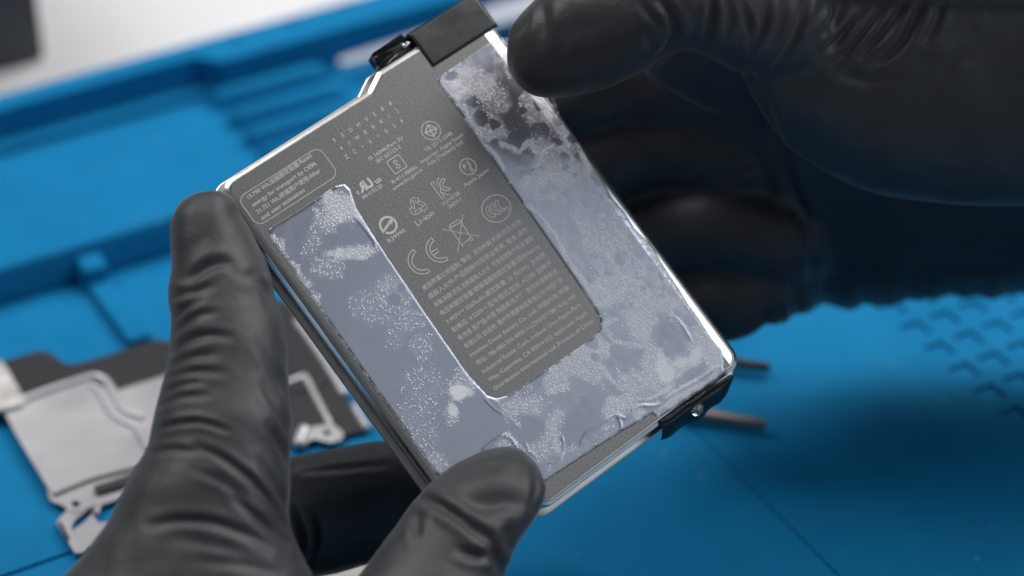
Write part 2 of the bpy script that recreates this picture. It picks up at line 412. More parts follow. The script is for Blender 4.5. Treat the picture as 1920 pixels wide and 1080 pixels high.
# lower-left corner: lugs, slot, hole
plate('lug', [(88, 916), (110, 905), (168, 897), (250, 875), (262, 890), (236, 930), (190, 946), (187, 955), (186, 962), (178, 960), (172, 950), (160, 958), (142, 972), (134, 986), (136, 996), (150, 1004), (160, 1014),
      (166, 1030), (155, 1036), (140, 1036), (132, 1022), (118, 1000), (106, 978), (114, 968), (124, 958), (122, 950), (110, 944), (98, 940), (90, 930)], 1.0, 1.6, M['steel'], [pxcirc(142, 945, 7.5, 5.5)])
plate('lug', [(150, 985), (166, 970), (174, 960), (178, 970), (186, 980), (202, 978), (215, 985), (200, 1010), (175, 1030), (162, 1022), (140, 1004), (137, 992)], .5, 1.1, M['steel'])
plate('slot', [tuple(p) for p in smooth_line([(176, 916), (178, 910), (190, 907), (240, 890), (262, 882), (262, 896), (235, 908), (190, 921), (180, 922), (176, 916)], 3)][:-1], 2.3, 2.56, M['slot'])
plate('slot', [(109, 979), (114, 976), (131, 1008), (130, 1014), (125, 1013)], 1.55, 1.68, M['slot'])
plate('boss', pxcirc(142, 944, 22, 16, 22), 1.6, 1.85, M['steel'], [pxcirc(142, 945, 8.5, 6.2)])
# right end, seen between the finger and the battery
plate('graphite_panel', [(500, 700), (600, 672), (650, 745), (684, 806), (650, 815), (560, 830), (500, 832)], .6, 1.3, M['graphite'])
plate('graphite_panel', [(520, 632), (566, 618), (600, 664), (596, 680), (520, 704)], .8, 1.25, M['graphite'])
rib('frame_rail', [(536, 718), (556, 711), (570, 706), (576, 714), (596, 752), (620, 798)], 1.25, .75, .7, M['steel'])
rib('side_rail', [(556, 602), (580, 634), (604, 670), (630, 712), (648, 742)], 1.3, 1.1, 1.1, M['steel'])
rib('side_rail', [(664, 762), (676, 784), (690, 806)], 1.2, 1.0, 1.1, M['steel'])
plate('lug', [(566, 808), (585, 800), (600, 797), (622, 793), (634, 802), (645, 812), (640, 824), (620, 830), (604, 826), (588, 822), (570, 832), (556, 830)], 1.35, 1.9, M['steel'], [pxcirc(613, 811, 7, 5.5)])
rib('rolled_tab', [(560, 838), (564, 822), (572, 806)], 1.6, 1.5, 1.5, M['steel'])

# pale cover lying low in front, only a corner shows between finger and thumb
lp = gp([(560, 1096), (640, 1070), (720, 1046), (800, 1020), (860, 1120), (640, 1190)], 1.2)
o = polyext('cover_sheet', [lp], .01, 1.2, M['paper'], None, W3, .0003)
tag(o, 'small pale grey metal cover on the mat, its corner showing between gloved finger and thumb', 'metal cover')

# ------------------------------------------------------------------ the battery
TILT, TILTX = math.radians(22), math.radians(5)
bx_ = .822 * RT + .569 * UP; by_ = -.569 * RT + .822 * UP
BX = math.cos(TILT) * bx_ + math.sin(TILT) * VD
BY = math.cos(TILTX) * by_ + math.sin(TILTX) * VD; BY -= BX * (BX @ BY); BY /= np.linalg.norm(BY); BX /= np.linalg.norm(BX)
BN = np.cross(BX, BY)
BO = P(904, 519, .44)
def L(u, v, z=0.0):
    "photo pixel -> battery millimetres on the plane z (mm) above its face"
    r = VD + RT * (u - 960) / F + UP * (540 - v) / F
    q0 = BO + BN * z / 1000; t = ((q0 - CAM) @ BN) / (r @ BN); q = (CAM + r * t - BO) * 1000
    return float(q @ BX), float(q @ BY)
def B2W(x, y, z): return BO + (BX * x + BY * y + BN * z) / 1000
bat = empty('battery'); bat.matrix_world = Matrix(((BX[0], BY[0], BN[0], BO[0]), (BX[1], BY[1], BN[1], BO[1]), (BX[2], BY[2], BN[2], BO[2]), (0, 0, 0, 1)))
tag(bat, 'flat steel battery pack with printed marks and bubbled adhesive film, held in gloved hands', 'battery')
def bmk(name, verts, faces, m, parent=None, smooth=True, auto=None):
    return mk(name, [(v[0] / 1000, v[1] / 1000, v[2] / 1000) for v in verts], faces, m, parent or bat, smooth, auto)
xL = L(415, 358)[0]; xR = L(1391, 668)[0]; yT = L(560, 252)[1]; yU = L(750, 107)[1]; yB = L(1130, 876)[1]
xS0 = L(690, 167)[0]; xS1 = L(714, 140)[0]; xN = L(1008, 940)[0]; yN = yB + 10.2
corners = [(xL, yN, 2.6), (xL, yT, 3.0), (xS0, yT, 1.6), (xS1, yU, 1.6), (xR, yU, 3.2), (xR, yB, 3.2), (xN, yB, 2.6), (xN, yN, 2.0)][::-1]
OUT = resample(rpoly(corners, 7), 1.2)
def offs(pts, d):
    "inset (d > 0) of an anticlockwise or clockwise outline along averaged normals"
    p = np.asarray(pts); nx = np.roll(p, -1, 0) - np.roll(p, 1, 0); nx /= np.linalg.norm(nx, axis=1)[:, None] + 1e-12
    nn = np.c_[-nx[:, 1], nx[:, 0]]; area = np.sum(p[:, 0] * np.roll(p[:, 1], -1) - p[:, 1] * np.roll(p[:, 0], -1))
    return p + nn * d * (1 if area > 0 else -1)
def shell(name, prof, m, cap0=True, cap1=True, auto=40):
    rings = [np.c_[offs(OUT, i), np.full(len(OUT), z)] for i, z in prof]; n = len(OUT); vs = np.vstack(rings); fs = []
    for k in range(len(rings) - 1):
        for i in range(n): j = (i + 1) % n; fs.append((k * n + i, k * n + j, (k + 1) * n + j, (k + 1) * n + i))
    if cap0: fs.append(tuple(range(n)))
    if cap1: fs.append(tuple((len(rings) - 1) * n + i for i in range(n)))
    o = bmk(name, vs, fs, m); recalc(o); o.data.polygons.foreach_set('use_smooth', [len(p.vertices) < 5 for p in o.data.polygons])
    o.data.set_sharp_from_angle(angle=math.radians(auto)); return o
def drop_of(x, y):
    "how far the lip of the plate falls below its flat face (wider and steeper along the long free side)"
    de = np.full(np.shape(x), 99.0)
    for k in range(len(OUTF)): de = np.minimum(de, (x - OUTF[k, 0]) ** 2 + (y - OUTF[k, 1]) ** 2)
    de = np.sqrt(de); w = sstep(2.4, 1.2, xR - x)
    return np.interp(de, [0, .06, .15, .72, .82, .98, 1.3], [-.60, -.53, -.46, -.085, -.04, -.012, 0]) - .19 * np.clip(2.9 - (xR - x), 0, 2.9)
def sstep(a, b, x): t = np.clip((x - a) / (b - a), 0, 1); return t * t * (3 - 2 * t)
OUTF = resample(OUT, .3)
def front_plate():
    xc = xR - 2.9; pts = []                                # split the outline where the long side starts to fall away
    for i in range(len(OUT)):
        p, q = OUT[i], OUT[(i + 1) % len(OUT)]; pts.append(p)
        if (p[0] - xc) * (q[0] - xc) < 0: pts.append(p + (q - p) * (xc - p[0]) / (q[0] - p[0]))
    pts = np.array(pts); n = len(pts)
    prof = [(.8, -1.02), (.15, -1.02), (.0, -.92), (0, -.60), (.06, -.53), (.15, -.46), (.72, -.085), (.82, -.04), (.98, -.012), (1.3, 0)]
    rings = []
    for d, z in prof:
        r = offs(pts, d); r[np.abs(pts[:, 0] - xc) < 1e-6, 0] = xc
        rings.append(np.c_[r, z - .19 * np.clip(r[:, 0] - xc, 0, None)])
    vs = np.vstack(rings); fs = []; mi = []
    for k in range(len(rings) - 1):
        for i in range(n): j = (i + 1) % n; fs.append((k * n + i, k * n + j, (k + 1) * n + j, (k + 1) * n + i)); mi.append(1 if k < 8 else 0)
    k0 = (len(rings) - 1) * n; R0 = rings[-1]
    for sg in (1, -1):
        idx = [i for i in range(n) if sg * (R0[i, 0] - xc) >= -1e-6]
        # keep the loop in order, starting after the gap
        gap = max(range(len(idx)), key=lambda m: (idx[m] - idx[m - 1]) % n); idx = idx[gap:] + idx[:gap]
        for t in tessellate_polygon([[Vector((R0[i, 0], R0[i, 1], 0)) for i in idx]]): fs.append(tuple(k0 + idx[q] for q in t)); mi.append(0 if sg < 0 else 1)
    o = bmk('front_plate', vs, fs, M['face'], None, True, 30); o.data.materials.append(M['lip'])
    bm = bmesh.new(); bm.from_mesh(o.data); bmesh.ops.recalc_face_normals(bm, faces=bm.faces); bm.to_mesh(o.data); bm.free()
    o.data.polygons.foreach_set('material_index', mi)
    o.data.polygons.foreach_set('use_smooth', [m < (len(rings) - 1) * n for m in range(len(fs))]); return o
front_plate()
shell('case_wall', [(.75, -.95), (.3, -1.15), (.08, -1.6), (.05, -2.4), (.14, -3.4), (.32, -4.4), (.6, -5.1), (.9, -5.3)], M['wall'], False, False)
shell('back_flange', [(.6, -5.2), (-.75, -5.22), (-1.0, -5.32), (-1.1, -5.5), (-1.0, -5.65), (-.4, -5.85), (.6, -6.2), (1.5, -6.4)], M['flange'], True, True)

# adhesive film: a U of clear tape round the printed window
film_px = [(503, 432), (512, 424), (560, 394), (628, 349), (646, 345), (658, 356), (668, 390), (720, 470), (800, 590), (880, 705), (915, 742), (932, 747),
           (950, 742), (1040, 682), (1105, 638), (1124, 616), (1125, 600), (1112, 575), (1040, 470), (940, 325), (860, 208), (822, 158), (820, 150), (826, 142), (870, 112),
           (930, 72), (946, 66), (960, 72), (1000, 128), (1043, 190), (1060, 233), (1092, 273), (1103, 299), (1130, 335), (1148, 371), (1172, 397), (1190, 427), (1222, 458), (1240, 489), (1256, 515), (1274, 541),
           (1290, 569), (1308, 593), (1322, 615), (1336, 637), (1352, 655), (1358, 671), (1358, 690), (1366, 702), (1300, 742), (1233, 785), (1222, 776), (1140, 826), (1018, 905), (1003, 907), (990, 895),
           (975, 868), (962, 852), (945, 845), (925, 855), (900, 868), (868, 888), (842, 899), (824, 896), (812, 882), (700, 726), (600, 582), (545, 500), (510, 452)]
FP = resample([L(u, v) for u, v in film_px], .45)
ST = .165
gx = np.arange(FP[:, 0].min() - .5, FP[:, 0].max() + .5, ST); gy = np.arange(FP[:, 1].min() - .5, FP[:, 1].max() + .5, ST)
X, Y = np.meshgrid(gx, gy, indexing='ij'); IN = inside(X, Y, FP)
def near_edge(X, Y, m):
    d = np.full(X.shape, 9.0); xx, yy = X[m], Y[m]; best = np.full(xx.shape, 9.0)
    for k in range(0, len(FP), 1): best = np.minimum(best, (xx - FP[k, 0]) ** 2 + (yy - FP[k, 1]) ** 2)
    d[m] = np.sqrt(best); return d
DE = near_edge(X, Y, IN)
def vnoise(X, Y, s, seed):
    "smooth value noise, lattice spacing s mm"
    r = np.random.default_rng(seed); g = r.random((96, 96)); x = X / s + 40; y = Y / s + 40
    i, j = np.floor(x).astype(int) % 95, np.floor(y).astype(int) % 95; fx, fy = x - np.floor(x), y - np.floor(y)
    fx, fy = fx * fx * (3 - 2 * fx), fy * fy * (3 - 2 * fy)
    return (g[i, j] * (1 - fx) + g[i + 1, j] * fx) * (1 - fy) + (g[i, j + 1] * (1 - fx) + g[i + 1, j + 1] * fx) * fy
def fbm(X, Y, s, seed): return vnoise(X, Y, s, seed) * .55 + vnoise(X, Y, s / 2.1, seed + 1) * .28 + vnoise(X, Y, s / 4.3, seed + 2) * .17
# round clear cells with bubbles crowded between them
seeds = []
r_ = np.random.default_rng(11)
for _ in range(2600):
    c = (r_.uniform(gx[0], gx[-1]), r_.uniform(gy[0], gy[-1])); rad = r_.choice([1.0, 1.3, 1.7, 2.2], p=[.3, .35, .25, .1])
    if all((c[0] - q[0]) ** 2 + (c[1] - q[1]) ** 2 > (.78 * (rad + q[2])) ** 2 for q in seeds): seeds.append((*c, rad))
wx = X + .9 * (fbm(X, Y, 1.6, 51) - .5); wy = Y + .9 * (fbm(X, Y, 1.6, 61) - .5)
cell = np.full(X.shape, 9.0)
for cx, cy, rad in seeds: cell = np.minimum(cell, np.hypot(wx - cx, wy - cy) / rad)
net = sstep(.78, 1.05, cell)
big = fbm(X, Y, 8.0, 21)
U_, V_, _d = proj(BO + (X[..., None] * BX + Y[..., None] * BY) / 1000)
right = sstep(-8, 8, X + 0.0 * Y)                          # right leg and bottom carry the mottling, the left leg is clearer
bott = sstep(-18, -27, Y) * sstep(-14, -6, X)
amt = sstep(.38, .60, big) * np.clip(right + bott, 0, 1)
ring = np.exp(-((cell - .92) / .055) ** 2) * sstep(.30, .5, big) * np.clip(right + bott, 0, 1)
bub = np.maximum(net * amt * .70, ring * .8 * sstep(.3, .6, fbm(X, Y, 2.2, 91)))
milky = .13 * np.clip(right + bott, 0, 1) * (.45 + .9 * fbm(X, Y, 5.0, 77)) * sstep(.0, 1.2, DE)
def blob(u, v, ru, rv, k, rot=0.0, rag=.9, tgt='b'):
    global bub, milky
    du, dv = U_ - u, V_ - v; c, s = math.cos(math.radians(rot)), math.sin(math.radians(rot))
    q = np.hypot((du * c + dv * s) / ru, (-du * s + dv * c) / rv) + rag * (fbm(X, Y, 1.8, int(u * 7 + v)) - .5)
    f = sstep(1.25, .70, q) * abs(k) * (.8 if u < 830 and k > 0 else 1)
    if tgt == 'm': milky = np.maximum(milky, f)
    elif k > 0: bub = np.maximum(bub, f)
    else: bub = bub * (1 - f); milky = milky * (1 - f)
for a in [(640, 392, 46, 30, .95, 35), (612, 412, 30, 20, .8, 20), (655, 475, 52, 17, .9, -8), (612, 500, 34, 22, .45, 0), (590, 440, 14, 46, .35, 20), (735, 548, 40, 34, .5, 30), (700, 575, 40, 34, .32, 0),
          (765, 600, 26, 22, .4, 30), (788, 652, 26, 26, .35, 0), (745, 620, 20, 36, .25, 30), (866, 722, 24, 30, .5, 20), (846, 772, 14, 22, .5, 0), (800, 730, 40, 50, .22, 0), (780, 815, 40, 60, .25, -20),
          (820, 868, 30, 16, .6, 35), (860, 150, 40, 26, .85, -30), (905, 160, 30, 30, .8, 0), (930, 190, 24, 30, .55, 0), (870, 190, 18, 16, .6, 0), (1045, 335, 42, 16, .8, 10), (1000, 345, 26, 20, .75, 0), (1025, 290, 20, 50, .5, -30),
          (1112, 320, 18, 42, .75, -28), (1135, 380, 26, 16, .65, 40), (1108, 445, 16, 30, .75, -20), (1150, 470, 26, 40, .6, -25), (1135, 550, 36, 26, .8, -30), (1180, 520, 30, 20, .5, 0),
          (1205, 600, 26, 50, .75, 10), (1235, 570, 34, 16, .7, 0), (1262, 700, 60, 26, .8, -20), (1228, 672, 24, 30, .75, 0), (1320, 640, 24, 36, .85, 30), (1340, 660, 22, 24, .9, 0), (1190, 715, 40, 22, .55, 0),
          (1060, 690, 40, 20, .6, -30), (1040, 720, 26, 18, .6, 0), (1110, 700, 36, 18, .5, 0), (1160, 760, 40, 18, .75, -25), (1045, 800, 26, 32, .6, 0), (980, 765, 36, 26, .55, -20), (1010, 840, 24, 30, .45, 0),
          (1050, 830, 14, 18, .8, 0), (950, 825, 26, 14, .5, -30), (975, 850, 10, 24, .5, -20)]: blob(*a)
for a in [(660, 440, 34, 26, -1, 0), (739, 563, 13, 13, -1, 0), (752, 540, 8, 8, -1, 0), (1130, 342, 15, 36, -1, -32), (1162, 484, 12, 14, -1, 0), (1262, 634, 37, 38, -1, 12), (845, 143, 13, 9, -1, -20),
          (1090, 790, 34, 60, -1, 35), (990, 805, 34, 26, -1, 0), (880, 190, 16, 14, -1, 0), (1300, 700, 36, 11, -1, -28)]: blob(*a, .5)
for a in [(865, 735, 22, 13, .9, 10), (850, 768, 9, 11, .8, 0), (1246, 690, 14, 26, .75, -20), (1272, 680, 16, 9, .7, 0), (1305, 668, 12, 16, .75, 20), (852, 160, 12, 9, .5, 0), (866, 178, 14, 10, .5, 0), (1118, 330, 8, 44, .35, -30),
          (640, 390, 40, 26, .25, 35), (655, 475, 44, 14, .3, -8)]: blob(*a, 1.3, 'm')
def line_bub(px, w, k, jit=.8):
    global bub
    d, t = segdist(U_, V_, px); bub = np.maximum(bub, sstep(1.0, .25, d / w + jit * (fbm(X, Y, 1.1, int(px[0][0])) - .5)) * k)
line_bub([(508, 446), (545, 505), (585, 562)], 17, .95, 1.6); line_bub([(585, 562), (640, 645), (720, 760), (815, 885)], 8, .85, 1.0)
line_bub([(890, 240), (905, 270), (930, 290), (945, 320)], 6, .9); line_bub([(870, 195), (880, 225), (900, 250), (915, 262)], 7, .9); line_bub([(940, 270), (975, 285), (990, 265), (1010, 290), (1035, 275)], 8, .8)
line_bub([(985, 385), (1010, 400), (1040, 440), (1060, 480), (1095, 530), (1130, 570)], 7, .9); line_bub([(1000, 370), (1035, 372), (1060, 350)], 9, .6); line_bub([(1070, 400), (1085, 420), (1110, 460)], 8, .8)
line_bub([(1190, 430), (1215, 462), (1240, 500), (1285, 570), (1330, 620)], 7, .8, 1.4); line_bub([(1150, 600), (1130, 610), (1150, 640), (1200, 650)], 8, .6); line_bub([(930, 750), (960, 785), (975, 800)], 5, .7); line_bub([(1060, 690), (1095, 670), (1130, 690), (1150, 720)], 7, .7)
HZ = .014 * (1 - sstep(.3, 1.0, cell)) * np.clip(right + bott, 0, 1) + .10 * sstep(0, .55, DE) + .015 * fbm(X, Y, 2.5, 5)
def ridge(px, w, h):
    global HZ
    d, t = segdist(U_, V_, smooth_line(px, 5)); HZ = HZ + .75 * h * np.exp(-(d / w) ** 2) * sstep(0, .06, t) * sstep(1, .94, t)
for px, w, h in [([(1086, 836), (1100, 812), (1130, 792), (1152, 779), (1161, 788), (1164, 804), (1156, 806)], 2.6, .10), ([(1119, 846), (1118, 830), (1130, 812), (1152, 800)], 2.6, .08),
                 ([(1148, 770), (1172, 784), (1196, 762), (1232, 760), (1262, 738), (1310, 712), (1350, 684)], 3.2, .12), ([(1188, 752), (1225, 748), (1270, 722), (1330, 680)], 2.6, .07),
                 ([(1052, 815), (1057, 842), (1044, 866), (1025, 868)], 2.4, .07), ([(984, 828), (992, 846), (1008, 860)], 2.4, .06), ([(662, 402), (680, 425), (700, 452), (706, 472)], 2.4, .07), ([(905, 745), (925, 765), (945, 778)], 2.2, .06),
                 ([(1248, 596), (1262, 594), (1276, 606), (1290, 628), (1298, 645)], 2.2, .07), ([(948, 66), (925, 110), (932, 150), (962, 190)], 9, .05), ([(975, 60), (945, 110), (952, 155), (985, 190)], 8, .05), ([(902, 846), (925, 828), (943, 817), (958, 823), (972, 845)], 3.0, .10), ([(1140, 330), (1165, 372), (1195, 412)], 2.4, .06)]: ridge(px, w, h)
HZ *= sstep(0, .2, DE) * .999 + .001
def film():
    ok = (IN[:-1, :-1].astype(int) + IN[1:, :-1] + IN[1:, 1:] + IN[:-1, 1:]) >= 2
    used = np.zeros(IN.shape, bool)
    for a, b in ((0, 0), (1, 0), (1, 1), (0, 1)): used[a:a + ok.shape[0], b:b + ok.shape[1]] |= ok
    allin = np.zeros(IN.shape, int)
    for a, b in ((0, 0), (1, 0), (1, 1), (0, 1)): allin[a:a + ok.shape[0], b:b + ok.shape[1]] += ok
    edge = used & (allin < 4)
    XX, YY, ZZ = X.copy(), Y.copy(), .04 + HZ
    for i, j in zip(*np.where(edge)):                      # snap the ragged grid edge onto the outline
        k = np.argmin((FP[:, 0] - X[i, j]) ** 2 + (FP[:, 1] - Y[i, j]) ** 2); best = None
        for s in (k - 1, k):
            a, b = FP[s % len(FP)], FP[(s + 1) % len(FP)]; t = np.clip(((X[i, j] - a[0]) * (b - a)[0] + (Y[i, j] - a[1]) * (b - a)[1]) / ((b - a) @ (b - a)), 0, 1); q = a + t * (b - a)
            dd = (q[0] - X[i, j]) ** 2 + (q[1] - Y[i, j]) ** 2
            if best is None or dd < best[0]: best = (dd, q)
        XX[i, j], YY[i, j] = best[1]; ZZ[i, j] = .004
    # the plate's lip drops towards the outer edge: let the film follow it
    ids = -np.ones(IN.shape, int); ids[used] = np.arange(used.sum())
    xs, ys = XX[used], YY[used]; drop = drop_of(xs, ys)
    vs = np.c_[xs, ys, ZZ[used] + drop]
    i, j = np.where(ok); fs = np.c_[ids[i, j], ids[i + 1, j], ids[i + 1, j + 1], ids[i, j + 1]]
    o = bmk('adhesive_film', vs, fs, M['film'])
    for nm, f in (('bub', bub), ('milky', milky)):
        at = o.data.attributes.new(nm, 'FLOAT', 'POINT'); at.data.foreach_set('value', np.clip(f[used], 0, 1).astype(np.float32))
    return o
FILM = film()

# ---- lettering and marks on the battery face
def glyphs(s, weight=0.0):
    c = bpy.data.curves.new('lettering', 'FONT'); c.body = s; c.size = 1; c.resolution_u = 3; c.offset = weight
    o = bpy.data.objects.new('lettering', c); COL.objects.link(o); dg = bpy.context.evaluated_depsgraph_get(); dg.update()
    me = bpy.data.meshes.new_from_object(o.evaluated_get(dg))
    v = np.array([tuple(q.co) for q in me.vertices]).reshape(-1, 3)[:, :2]; f = [tuple(p.vertices) for p in me.polygons]
    bpy.data.objects.remove(o); bpy.data.curves.remove(c); bpy.data.meshes.remove(me); return v, f
class Ink:
    Z = .02
    def __init__(s): s.v, s.f = [], []
    def add(s, v, f):
        k = len(s.v); s.v += [(float(x), float(y), s.Z) for x, y in v]; s.f += [tuple(i + k for i in t) for t in f]
    def line(s, txt, p0, p1, cap, weight=.004):
        "one line of text whose baseline runs from pixel p0 to pixel p1"
        a, b = np.array(L(*p0)), np.array(L(*p1)); d = b - a; w = np.linalg.norm(d); d /= w; n = np.array([-d[1], d[0]])
        v, f = glyphs(txt, weight); x0, x1 = v[:, 0].min(), v[:, 0].max()
        v = np.c_[(v[:, 0] - x0) * w / (x1 - x0), v[:, 1] * cap / 10.43 / .70]
        s.add(a + v[:, :1] * d + v[:, 1:] * n, f)
    def glyph(s, ch, c, cap, sx=1.0, mirror=False, weight=.0, shear=0.0):
        v, f = glyphs(ch, weight); k = cap / .72; m = (v.min(0) + v.max(0)) / 2; v = (v - m) * k; v[:, 0] *= sx
        if mirror: v[:, 0] *= -1; f = [tuple(reversed(t)) for t in f]
        v[:, 0] += shear * v[:, 1]; s.add(v + np.array(c), f)
    def stroke(s, pts, w, closed=False):
        p = np.asarray(pts, float); n = len(p); t = np.zeros_like(p)
        for i in range(n):
            a = p[i - 1] if (i or closed) else p[i]; b = p[(i + 1) % n] if (i < n - 1 or closed) else p[i]; t[i] = (b - a) / (np.linalg.norm(b - a) + 1e-9)
        nn = np.c_[-t[:, 1], t[:, 0]] * w / 2; v = np.vstack([p + nn, p - nn])
        f = [(i, i + n, (i + 1) % n + n, (i + 1) % n) for i in range(n if closed else n - 1)]; s.add(v, f)
    def poly(s, pts): s.add(pts, [tuple(range(len(pts)))])
    def arc(s, c, r, a0, a1, w, n=28, ry=None):
        q = np.radians(np.linspace(a0, a1, n)); s.stroke(np.c_[c[0] + r * np.cos(q), c[1] + (ry or r) * np.sin(q)], w)
    def done(s, name):
        o = bmk(name, s.v, s.f, M['ink'], None, False)
        bm = bmesh.new(); bm.from_mesh(o.data)
        for f in bm.faces:
            f.normal_update()
            if f.normal.z < 0: f.normal_flip()
        bm.to_mesh(o.data); bm.free(); return o
K = 1 / 10.43                                # one photo pixel in millimetres on the battery
lw = .16

k = Ink()                                     # serial number, widely spaced
for row, p0, p1 in (('F5DHVE00', (627.5, 263), (731.7, 194)), ('41W0001J', (640, 278), (744, 208)), ('ZC+6+626', (650, 294), (753, 226))):
    for i, ch in enumerate(row):
        c = np.array(L(p0[0] + (p1[0] - p0[0]) * i / 7, p0[1] + (p1[1] - p0[1]) * i / 7)); k.glyph(ch, c, .84 if ch != '+' else .7, .86)
        if ch == '0': k.stroke([c + (-.16, -.3), c + (.16, .3)], .1)
k.done('serial_lettering')

k = Ink()                                     # rated energy panel
q = [L(u, v) for u, v in ((449, 376), (597, 269), (631, 326), (485, 428))]
xa, xb = (q[0][0] + q[3][0]) / 2, (q[1][0] + q[2][0]) / 2; ya, yb = (q[2][1] + q[3][1]) / 2, (q[0][1] + q[1][1]) / 2
k.stroke(rpoly([(xa, ya, 1.5), (xb, ya, 1.5), (xb, yb, 1.5), (xa, yb, 1.5)], 6), .11, True)
for t, a, b in (('19.790 Wh,运输额定能量/Rated', (467, 374), (585, 294)), ('energy for transport by OEM;', (475, 388), (595, 308)),
                ('21.751 Wh,终端用户使用/After', (484, 401), (602, 322)), ('end user activation', (492, 413), (572, 359))): k.line(t, a, b, 8.2)
k.done('energy_lettering')

k = Ink()                                     # captions of the approval marks
for t, a, b, c in (('IS 16046(Part 2)/', (694, 301), (757, 260), 7.5), ('IEC 62133-2', (708, 306), (753, 277), 7.5), ('R-41138886', (737, 345), (783, 315), 7.5), ('www.bis.gov.in', (738, 358), (793, 320), 7.5),
                   ('TIS 2217-2548', (798, 286), (849, 252), 7.5), ('Importer: Apple South', (791, 307), (870, 254), 7.5), ('Asia (Thailand) Ltd.', (803, 312), (870, 267), 7.5), ('Apple Japan', (872, 351), (917, 320), 7.5),
                   ('MH10120', (682, 374), (718, 350), 7.5), ('YU10738', (831, 387), (863, 364), 7.5), ('26011', (843, 392), (866, 376), 7.5), ('R39990', (730, 456), (761, 434), 8), ('Li-ion', (783, 424), (815, 402), 11)): k.line(t, a, b, c)
k.done('approval_lettering')

k = Ink()                                     # fine print: 13 lines
para = ['美国苹果公司监制. 警告: 请勿拆解.刺破.挤压.加热', '或投入火中.产品鼓胀时应停止使用. 警告:请勿', '拆解.刺破.挤压.加热或投入火中. 可充电锂离子电池 额定', '电压和额定容量/標稱電壓和額定容量/规格/Rating',
        '3.907V⎓ 5567mAh,额定能量: 21.751Wh. 充电限', '制电压: 4.520V⎓ 型号/型式/型號: A2235. 锂离子', '电池组 原产国:中国 制造商/生产厂: 惠州市德赛电池', '有限公司 制造地: 惠州市德赛电池有限公司 中国广东',
        'Huizhou Desay Battery Co., Ltd. 中国大陆 苹果', '地址: 786-080-333-4000-1-LCPG/071/88 Holly Hill', 'Industrial Estate, Cork, Ireland. One Apple Park', 'Way, Cupertino, CA 95014 U.S. apple.com Apple', 'Distribution International Ltd. Product of China']
for i, t in enumerate(para):
    s = i / 12; k.line(t, (795 + 134 * s, 545 + 187 * s), (979 + 134 * s, 417 + 187 * s), 8.0, .0)
k.done('fine_print')

k = Ink(); c = np.array(L(744, 308)); r = 1.38   # BIS mark: rounded square with a double loop
k.stroke(rpoly([(c[0] - r, c[1] - r, .3), (c[0] + r, c[1] - r, .3), (c[0] + r, c[1] + r, .3), (c[0] - r, c[1] + r, .3)], 5), lw, True)
k.arc(c + (.02, .48), .34, -60, 200, lw, 18); k.arc(c + (-.02, -.48), .34, 120, 380, lw, 18); k.stroke([c + (-.30, .34), c + (-.02, .06), c + (.30, -.34)], lw)
k.done('approval_mark')
k = Ink(); c = np.array(L(808, 245)); k.arc(c, 1.78, 0, 360, lw, 40)   # Thai mark
th = math.radians(34.7)
R_ = lambda x, y: c + np.array([x * math.cos(th) - y * math.sin(th), x * math.sin(th) + y * math.cos(th)])
d_ = .88
sq = [R_(*p) for p in ((-d_, d_), (d_, d_), (d_, -d_), (-d_, -d_))]
k.stroke(sq, .30, True); k.stroke([sq[0], sq[2]], .26); k.stroke([sq[1], sq[3]], .26); k.done('approval_mark')
k = Ink(); c = np.array(L(877.5, 312.5)); k.arc(c, 1.55, 0, 360, lw, 36)   # PSE mark
k.glyph('P', c + (-.50, .30), 1.0, 1, False, .01); k.glyph('S', c + (.48, .42), 1.0, 1, False, .01); k.glyph('E', c + (.30, -.75), .95, 1, False, .01); k.done('approval_mark')
k = Ink(); c = np.array(L(684, 348)); k.glyph('c', np.array(L(671.5, 361.5)), .95, 1, False, .02)   # recognised component mark
k.glyph('R', c + (-.52, .05), 1.75, 1.0, True, .05, .18); k.glyph('U', c + (.75, -.02), 1.75, .95, False, .05, -.1); k.glyph('us', np.array(L(709, 339)), 1.1, 1, False, .02); k.done('approval_mark')
k = Ink(); c = np.array(L(829, 352))          # KC mark, outlined
kk = [(-1.35, 1.85), (-.75, 1.85), (-.75, .55), (.05, 1.85), (.75, 1.85), (.1, .8)]
k.stroke([c + p for p in [(-1.3, 1.8), (-.75, 1.8), (-.75, .35), (.15, 1.75), (.75, 1.75)]], lw); k.stroke([c + p for p in [(-1.3, 1.8), (-1.3, -1.75), (-.75, -1.75), (-.75, -.45), (-.35, .1)]], lw)
k.arc(c + (.95, .1), 1.15, 62, 285, lw); k.arc(c + (.95, .1), .62, 70, 278, lw); k.stroke([c + (1.47, 1.12), c + (1.15, .68)], lw); k.stroke([c + (1.25, -1.0), c + (1.03, -.5)], lw); k.stroke([c + (-.75, -.45), c + (.1, -1.75), c + (.6, -1.75)], lw); k.done('approval_mark')
k = Ink(); c = np.array(L(782.5, 387))        # recycling triangle, three outlined arrows
for a in (90, 210, 330):
    t = math.radians(a - 90)
    rot = lambda x, y: c + np.array([x * math.cos(t) - y * math.sin(t), x * math.sin(t) + y * math.cos(t)])
    k.stroke([rot(*p) for p in [(-1.15, .25), (-.55, 1.35), (-.15, 1.75), (.5, 1.75), (.85, 1.2), (1.15, 1.35), (.85, .5), (.05, .7), (.35, .9), (.05, 1.3), (-.55, .1), (-1.15, .25)]], .12)
    k.stroke([rot(-.55, 1.35), rot(.05, 1.3)], .1)
k.done('approval_mark')
k = Ink(); c = np.array(L(930.5, 391)); k.arc(c, 2.85, 0, 360, lw, 48, 2.5)   # CCC mark
